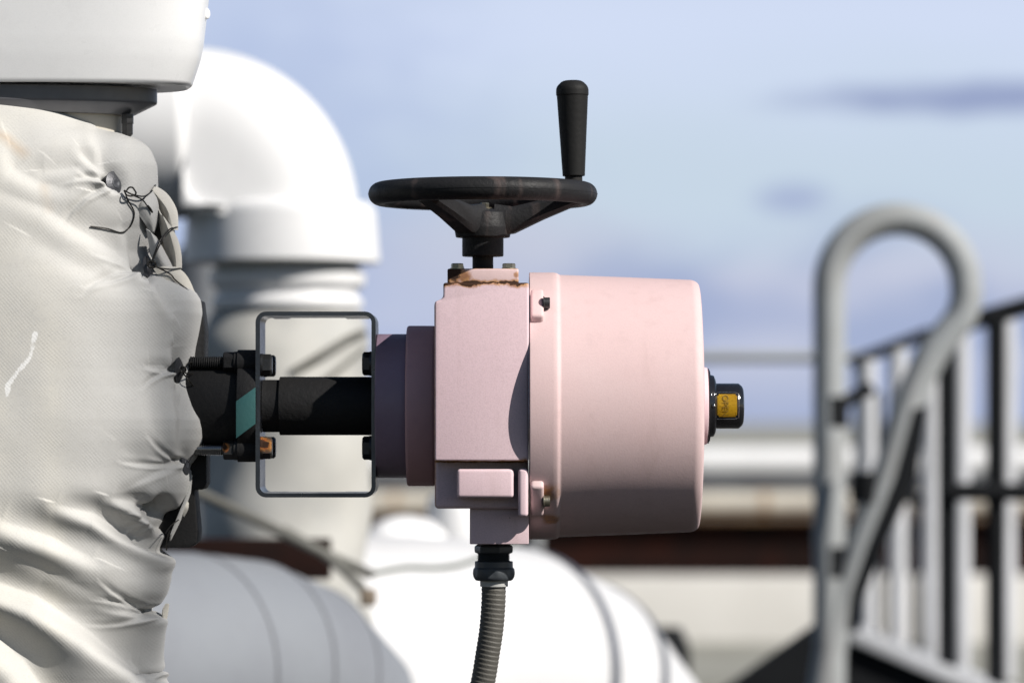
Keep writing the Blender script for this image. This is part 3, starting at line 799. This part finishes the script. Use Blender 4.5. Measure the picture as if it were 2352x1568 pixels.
# large white gored bend
Yw = 8.7; kw = S*Yw/D0
we = thing('white_pipe_bend', at(1150, 1900, Yw), 'large white pipe bend with two dark seams below the pink actuator', 'pipe')
w0 = [(640, 1572, 8.2), (900, 1566, 8.42), (1020, 1566, 8.52), (1150, 1580, 8.66), (1250, 1626, 8.80), (1318, 1712, 8.88), (1346, 1850, 8.94), (1352, 2600, 8.94)]
wpts = [at(*p) for p in w0]
RW = 326*kw
bm = B(); tube(bm, wpts, RW, 96); obj('bend_shell', bm, paint('white_bend_cladding', (.68, .68, .69), (.63, .63, .64), .5, vscale=3, fdist=0, streak=True), we, 12)
for i, wd in ((3, .03), (4, .028)):
    t = (wpts[i+1]-wpts[i-1]).normalized(); obj('seam', ring_band(wpts[i], t, RW*1.003, wd), M_seam, we)
# white upright pipe behind, between wrapped pipe and conduit
wu = thing('white_pipe_branch', at(1045, 1500, 9.4), 'short white pipe branch standing between wrapped pipe and hanging conduit', 'pipe')
k9 = S*9.4/D0
bm = B(); lathe(bm, at(1042, 1500, 9.4), Z, [(q[0]*k9, q[1]*k9) for q in fillet([(0, 62), (300, 62), (360, 58), (372, 20)], 10, 3)], seg=48)
tube(bm, smooth_path([at(860, 1470, 9.3), at(866, 1330, 9.3), at(882, 1262, 9.3), at(930, 1240, 9.35), at(1040, 1262, 9.4)], 8), 56*k9, 32)
obj('branch_shell', bm, M_whitepipe, wu, 50)
# dark block standing in for the black shadow gap under the wrapped pipe
sb = B(); box_m(sb, at(250, 1330, 7.72), at(760, 1236, 7.72)+Y*.02, .004)
tag(obj('shadow_gap_block', sb, M_rustdark, None, loc=at(500, 1330, 7.72)), 'dark block standing in for the shadow gap between wrapped pipe and grey pipe bend', 'beam')
# rods and cable
Yr = 7.5; kr = S*Yr/D0
rod = thing('lever_rod', at(850, 1390, Yr), 'grey lever rod slanting down in front of the wrapped pipe', 'rod')
bm = B(); tube(bm, smooth_path([at(380, 1095, Yr), at(560, 1180, Yr), at(740, 1268, Yr), at(852, 1318, Yr+.1)], 8), 12*kr, 16); obj('upper_bar', bm, M_rod, rod)
bm = B(); tube(bm, smooth_path([at(650, 1215, Yr), at(740, 1270, Yr), at(820, 1338, Yr), at(850, 1376, Yr)], 8), 11*kr, 16)
obj('lower_bar', bm, M_rod, rod)
bm = B(); box_m(bm, at(826, 1392, Yr-.02), at(866, 1350, Yr+.03), .006); obj('rod_end', bm, paint('brown_rod_end', (.24, .19, .14), None, .6, fdist=0), rod)
bm = B(); tube(bm, smooth_path([at(852, 1318, Yr+.1), at(930, 1304, Yr+.15), at(1010, 1304, Yr+.2), at(1080, 1290, Yr+.25), at(1200, 1240, Yr+.3)], 8), 6*kr, 12)
tag(obj('cable', bm, paint('green_grey_cable', (.11, .13, .10), None, .6, fdist=0), None, loc=at(1000, 1304, Yr)), 'thin grey green cable sagging from the rod towards the conduit', 'cable')

# ================================================================== FAR PIPE RACK, WALL
YF = 29.0; kF = S*YF/D0
def farpipe(name, v, r, Yp, m, label, cat='pipe', u0=-900, u1=3300):
    k = S*Yp/D0; a, b = at(u0, v, Yp), at(u1, v, Yp)
    bm = B(); n = 24
    tube(bm, [a.lerp(b, i/n) for i in range(n+1)], r*k, 32)
    t = thing(name, at(1176, v, Yp), label, cat); o = obj('pipe_run', bm, m, t)
    return t, k
t, k = farpipe('far_pipe', 1063, 38, 29.2, M_whitepipe, 'thick white far pipe running level just under the horizon')
for u in range(40, 2400, 420):
    bm = B(); box_m(bm, at(u-9, 1130, 29.1), at(u+9, 1098, 29.4)); obj('pipe_shoe', bm, M_rustdark, t)
t, k = farpipe('far_conduit', 1157, 27, 28.8, M_cream, 'cream far pipe lying on the dark rusty beam')
M_clamp = paint('rust_stained_clamp', (.5, .40, .29), (.42, .3, .2), .7, fdist=0)
for u in range(60, 2400, 424):
    bm = B(); lathe(bm, at(u-10, 1157, 28.8), X, [(0, 28*k), (20*k, 28*k)], seg=32); obj('pipe_clamp', bm, M_clamp, t)
fr = thing('far_shade_bar', at(1176, 1112, 28.9), 'thin dark bar standing in for the shade between the far white pipe and the cream pipe', 'pipe')
bm = B(); tube(bm, [at(-900, 1114, 29.0), at(3300, 1114, 29.0)], 13*kF, 16); obj('pipe_run', bm, M_shade, fr)  # dark bar for the shaded underside and gap below the white pipe
rb = thing('rack_beam', at(1176, 1310, 28.6), 'long dark rusty steel beam below the far pipes', 'beam')
bm = B()
lo, hi = at(-900, 1194, 28.6), at(3300, 1186, 28.6); box_m(bm, lo-Y*.12, hi+Y*.12)
obj('top_flange', bm, paint('rust_brown_flange', (.15, .08, .03), (.08, .04, .02), .8, fdist=0), rb)
bm = B(); box_m(bm, at(-900, 1316, 28.62), at(3300, 1194.5, 28.62)+Y*.02); obj('web', bm, M_rustdark, rb)
bm = B(); box_m(bm, at(-900, 1326, 28.6)-Y*.12, at(3300, 1316.5, 28.6)+Y*.12); obj('bottom_flange', bm, M_rustdark, rb)
for u in range(-900, 3300, 4000):
    bm = B(); p = at(u, 1326.5, 28.62); box_m(bm, Vector((p.x-.06, p.y-.06, 0)), Vector((p.x+.06, p.y+.06, p.z))); obj('post', bm, M_rustdark, rb)
bm = B(); a = at(-2500, 1318, 29.9); b = at(4800, 1318, 29.9)
box_m(bm, Vector((a.x, 28.0, -.2)), Vector((b.x, 28.25, ZC-(1322-HY)*S*28/D0)), .02)
tag(obj('low_wall', bm, M_wall, None, loc=Vector((0, 29.9, 0))), 'low pale concrete wall under the dark beam in the distance', 'wall')

# thin handrail far right
hr_ = thing('far_handrail', at(1700, 1430, 13.5), 'thin grey level handrail in front of the sky beside the pink cover', 'railing')
k13 = S*13.5/D0
bm = B(); tube(bm, [at(1222, 820, 13.5), at(1990, 820, 13.5)], 13*k13, 16); obj('rail', bm, M_grey, hr_)
bm = B(); p = at(1232, 822, 13.5); tube(bm, [p, Vector((p.x, p.y, 0))], 13*k13, 16); obj('post', bm, M_grey, hr_)
bm = B(); p = at(1975, 822, 13.5); tube(bm, [p, Vector((p.x, p.y, 0))], 13*k13, 16); obj('post', bm, M_grey, hr_)

# ================================================================== STAIR AND RAILINGS AT RIGHT
YL = 10.6; kL = S*YL/D0
lad = thing('stair_handrail', at(1905, 2300, YL), 'grey tube handrail bent into a tall arch at the head of the stair', 'handrail')
pts = [at(1905, v, YL) for v in (2300, 1900, 1568, 1200, 900, 760)]
for i in range(13):
    a = math.radians(180-180*i/12); pts.append(at(2062+157*math.cos(a), 660-157*math.sin(a), YL))
pts += [at(2219, 685, YL), at(2206, 728, YL), at(2172, 772, YL), at(2134, 824, YL), at(2086, 932, YL), at(2040, 1085, YL), at(1974, 1265, YL), at(1918, 1440, YL), at(1882, 1640, YL), at(1780, 2300, YL)]
bm = B(); tube(bm, smooth_path(pts, 6), 37*kL, 24); obj('bent_tube', bm, M_grey, lad)
for (u, v, u2, v2) in ((1905, 945, 2000, 892), (1905, 1290, 1975, 1225), (1985, 1120, 2020, 1090)):
    bm = B(); tube(bm, [at(u, v+12, YL+.05), at((u+u2)/2, (v+v2)/2-4, YL+.07), at(u2, v2, YL+.1)], 16*kL, 12)
    lathe(bm, at(u+6, v+34, YL), Z, [(0, 38*kL), (70*kL, 38*kL)], seg=20)
    obj('clamp', bm, M_blackrail, lad)
YB = 11.2; kB = S*YB/D0
br = thing('black_railing', at(2280, 1560, YB), 'black stair railing with sloping top rail at the right edge', 'railing')
def bar(t, name, pts, r, m, Yb, seg=12):
    bm = B(); tube(bm, [at(*p, Yb) for p in pts], r*S*Yb/D0, seg); return obj(name, bm, m, t)
bar(br, 'top_rail', [(2168, 756), (2352, 704), (2700, 606)], 22, M_blackrail, YB)
bar(br, 'mid_rail', [(2168, 1128), (2700, 1134)], 21, M_blackrail, YB-.03)
for u, v in ((2176, 760), (2288, 730), (2420, 690)):
    bar(br, 'post', [(u, v), (u, 1640)], 22, M_blackrail, YB)
bm = B(); prism(bm, [at(u, v, 10.35) for u, v in ((2132, 930), (2106, 1100), (2030, 1260), (1982, 1380), (1972, 1450), (1948, 1450), (1956, 1370), (1992, 1260), (2056, 1100), (2100, 940))], Y*.05, .004)
obj('slanted_strut', bm, M_blackrail, br, 30)
YG = 12.2
gr = thing('pale_railing', at(2150, 1500, YG), 'pale galvanised posts and dark sloping rail behind the tube arch', 'railing')
bar(gr, 'top_rail', [(1955, 832), (2040, 800), (2140, 762)], 14, M_blackrail, YG)
bar(gr, 'mid_rail', [(1960, 1120), (2130, 1150)], 12, M_blackrail, YG)
for u, v, v1 in ((1993, 826, 1560), (2062, 800, 1560), (2138, 764, 1560), (2208, 745, 1560), (2312, 735, 1560), (2392, 715, 1560)):
    bar(gr, 'post', [(u, v), (u, v1)], 21, M_lightpost, YG)
for u in (2100, 2020):
    bar(gr, 'baluster', [(u, 900), (u, 1500)], 9, M_shade, YG+.1)
stp = thing('access_platform', at(2150, 1900, YB), 'raised access platform with pale edge beam and black stair stringer', 'platform')
bm = B(); a = at(1955, 1446, YB)
prism(bm, [at(1955, 1440, YB-.1), at(2700, 1735, YB-.1), at(2700, 1790, YB-.1), at(1955, 1474, YB-.1)], Y*.9, .005)
obj('edge_beam', bm, M_lightpost, stp, 30)
bm = B(); prism(bm, [at(1950, 1476, YB-.06), at(2700, 1794, YB-.06), at(2700, 2550, YB-.06), at(1950, 2550, YB-.06)], Y*.8, 0)
obj('side_plate', bm, M_blackrail, stp, 30)
bm = B(); prism(bm, [at(1945, 1385, YB-.08), at(1950, 1560, YB-.08), at(1500, 1900, YB-.08), at(1240, 2100, YB-.08), at(1240, 1880, YB-.08)], Y*.08, 0)
obj('stringer', bm, M_blackrail, stp, 30)
# unseen mast added to cast soft shade down the cloth jacket's side
mast = thing('added_shade_mast', Vector((8.58, -1.67, 0)), 'tall slim grey mast added out of view to shade the cloth jacket', 'shade caster')
bm = B(); lathe(bm, Vector((8.58, -1.67, 0)), Z, [(0, .075), (.3, .075), (.31, .042), (9.55, .036), (9.80, .012)], seg=32); obj('pole', bm, M_shade, mast)
# dark post added for the dark patch by the white bend
bm = B(); p = at(1535, 1440, 12.5); k12 = S*12.5/D0
lathe(bm, Vector((p.x, p.y, 0)), Z, [(q[0], q[1]) for q in fillet([(0, 50*k12), (p.z-.06, 50*k12), (p.z, 30*k12)], .03, 3)], seg=32)
tag(obj('dark_patch_post', bm, M_blackrail, None, loc=Vector((p.x, p.y, 0))), 'dark rounded post added for the dark patch just right of the large white pipe bend', 'bollard')

# ================================================================== GROUND
m, nt, b, co = new_mat('concrete_yard')
f = noise(nt, co, .35, 6, .6); f2 = noise(nt, co, 3, 5, .6)
c = mixc(nt, ramp(nt, f, .35, .65), (.34, .335, .30), (.27, .265, .225))
c = mixc(nt, mth(nt, 'MULTIPLY', ramp(nt, f2, .45, .75), .5), c, (.20, .20, .17))
sep = nt.nodes.new('ShaderNodeSeparateXYZ'); nt.links.new(co, sep.inputs[0])
jn = mth(nt, 'ABSOLUTE', mth(nt, 'SUBTRACT', mth(nt, 'FRACT', mth(nt, 'DIVIDE', sep.outputs[1], 3.0)), .5))
c = mixc(nt, mth(nt, 'MULTIPLY', ramp(nt, jn, .485, .495), .6), c, (.1, .1, .09))
nt.links.new(c, b.inputs['Base Color']); b.inputs['Roughness'].default_value = .9
bm = B()
vs = [bm.verts.new(Vector(p)) for p in ((-3000, -40, 0), (3000, -40, 0), (3000, 6000, 0), (-3000, 6000, 0))]; bm.faces.new(vs)
kind(obj('ground', bm, m, None), 'structure')

m2 = paint('bounce_cut_dark', (.022, .022, .023), (.032, .031, .03), .9, vscale=1, fine=60, fdist=.004)  # unseen dark ground added to cut light bouncing up onto undersides
bm = B(); vs = [bm.verts.new(Vector(p)) for p in ((-30, -30, .004), (30, -30, .004), (30, 21.5, .004), (-30, 21.5, .004))]; bm.faces.new(vs)
kind(obj('bounce_cut_ground', bm, m2, None), 'structure')
# ================================================================== SKY, SUN
SD = Vector((.67, -.45, .585)).normalized()
el = math.asin(SD.z); az = math.atan2(SD.x, SD.y)
w = bpy.data.worlds.new('World'); scene.world = w; w.use_nodes = True
nt = w.node_tree; bg = nt.nodes['Background']
sky = nt.nodes.new('ShaderNodeTexSky'); sky.sky_type = 'NISHITA'; sky.sun_disc = False
sky.sun_elevation = el; sky.sun_rotation = az; sky.air_density = 1.0; sky.dust_density = .6; sky.ozone_density = 2.0
co = nt.nodes.new('ShaderNodeTexCoord').outputs['Generated']
sep = nt.nodes.new('ShaderNodeSeparateXYZ'); nt.links.new(co, sep.inputs[0])
c = sky.outputs[0]
SKYK = 1.0
z_ = sep.outputs[2]
low = mth(nt, 'MULTIPLY', mth(nt, 'SUBTRACT', 1.0, ramp(nt, z_, .10, .20)), ramp(nt, sep.outputs[1], -.1, .75))   # bright cloud bank low over the horizon ahead
n1 = noise(nt, co, 11, 2, .45, (1, 1, 2.2)); n2 = noise(nt, co, 9, 2, .45, (1, 1, 2.0)); n3 = noise(nt, co, 19, 2, .45, (1, 1, 1.7))
x_ = sep.outputs[0]
up = ramp(nt, mth(nt, 'ADD', z_, mth(nt, 'MULTIPLY', mth(nt, 'SUBTRACT', n1, .5), .04)), .058, .108)
cl = mixc(nt, up, (10.3, 12.2, 14.3), (11.6, 13.1, 16.5))
patch = mixc(nt, ramp(nt, n3, .42, .60), (6.9, 8.1, 11.7), (9.9, 10.6, 13.3))
lowm = mth(nt, 'SUBTRACT', 1.0, ramp(nt, mth(nt, 'ADD', z_, mth(nt, 'MULTIPLY', mth(nt, 'SUBTRACT', n2, .5), .07)), .030, .062))
cl = mixc(nt, lowm, cl, patch)
cl = mixc(nt, mth(nt, 'MULTIPLY', mth(nt, 'SUBTRACT', 1.0, ramp(nt, z_, .0, .02)), .8), cl, (6.7, 7.9, 11.6))
n5 = noise(nt, co, 55, 3, .5, (1, 1, 2.2))
def cloud(cx, cz, rx, rz, soft, col, amt):      # a soft bank of cloud around one direction of the sky
    global cl
    a = mth(nt, 'POWER', mth(nt, 'DIVIDE', mth(nt, 'ABSOLUTE', mth(nt, 'SUBTRACT', x_, cx)), rx), 2.0)
    b = mth(nt, 'POWER', mth(nt, 'DIVIDE', mth(nt, 'ABSOLUTE', mth(nt, 'SUBTRACT', z_, cz)), rz), 2.0)
    r = mth(nt, 'SQRT', mth(nt, 'ADD', a, b))
    r = mth(nt, 'ADD', r, mth(nt, 'MULTIPLY', mth(nt, 'SUBTRACT', n5, .5), 1.1))
    cl = mixc(nt, mth(nt, 'MULTIPLY', mth(nt, 'SUBTRACT', 1.0, ramp(nt, r, 1-soft, 1+soft)), amt), cl, col)
cloud(-.075, .055, .055, .065, .9, (7.6, 9.2, 13.4), .75)
cloud(.128, .0835, .048, .0042, .55, (5.6, 6.7, 10.4), .95)
cloud(.073, .0582, .0085, .0036, .6, (6.6, 7.8, 11.6), .8)
cloud(-.005, .046, .028, .010, .9, (10.2, 10.7, 12.8), .6)
cloud(.05, .028, .030, .007, .8, (6.6, 7.8, 11.6), .7)
c = mixc(nt, low, c, cl)
nt.links.new(c, bg.inputs['Color']); bg.inputs['Strength'].default_value = .05
sl = bpy.data.lights.new('sun', 'SUN'); sl.energy = 5.0; sl.angle = math.radians(.5); sl.color = (1, .955, .89)
so = bpy.data.objects.new('sun', sl); so.rotation_euler = SD.to_track_quat('Z', 'Y').to_euler(); so.location = (8, -6, 9); C.objects.link(so)

# ================================================================== CAMERA
cam = bpy.data.cameras.new('camera'); cam.lens = 135; cam.sensor_width = 36; cam.sensor_fit = 'HORIZONTAL'
cam.shift_y = (HY-784)/2352; cam.clip_start = .1; cam.clip_end = 10000
cam.dof.use_dof = True; cam.dof.focus_distance = D0-.10; cam.dof.aperture_fstop = 135/31.0
cam.dof.aperture_blades = 0
cobj = bpy.data.objects.new('camera', cam); cobj.location = (0, 0, ZC); cobj.rotation_euler = (math.pi/2, 0, 0); C.objects.link(cobj)
scene.camera = cobj
scene.view_settings.view_transform = 'Standard'; scene.view_settings.look = 'None'; scene.view_settings.exposure = 0.15; scene.view_settings.gamma = 1.0
scene.render.engine = 'CYCLES'
scene.cycles.use_denoising = True
scene.cycles.max_bounces = 6; scene.cycles.diffuse_bounces = 1; scene.cycles.glossy_bounces = 3
scene.cycles.caustics_reflective = False; scene.cycles.caustics_refractive = False
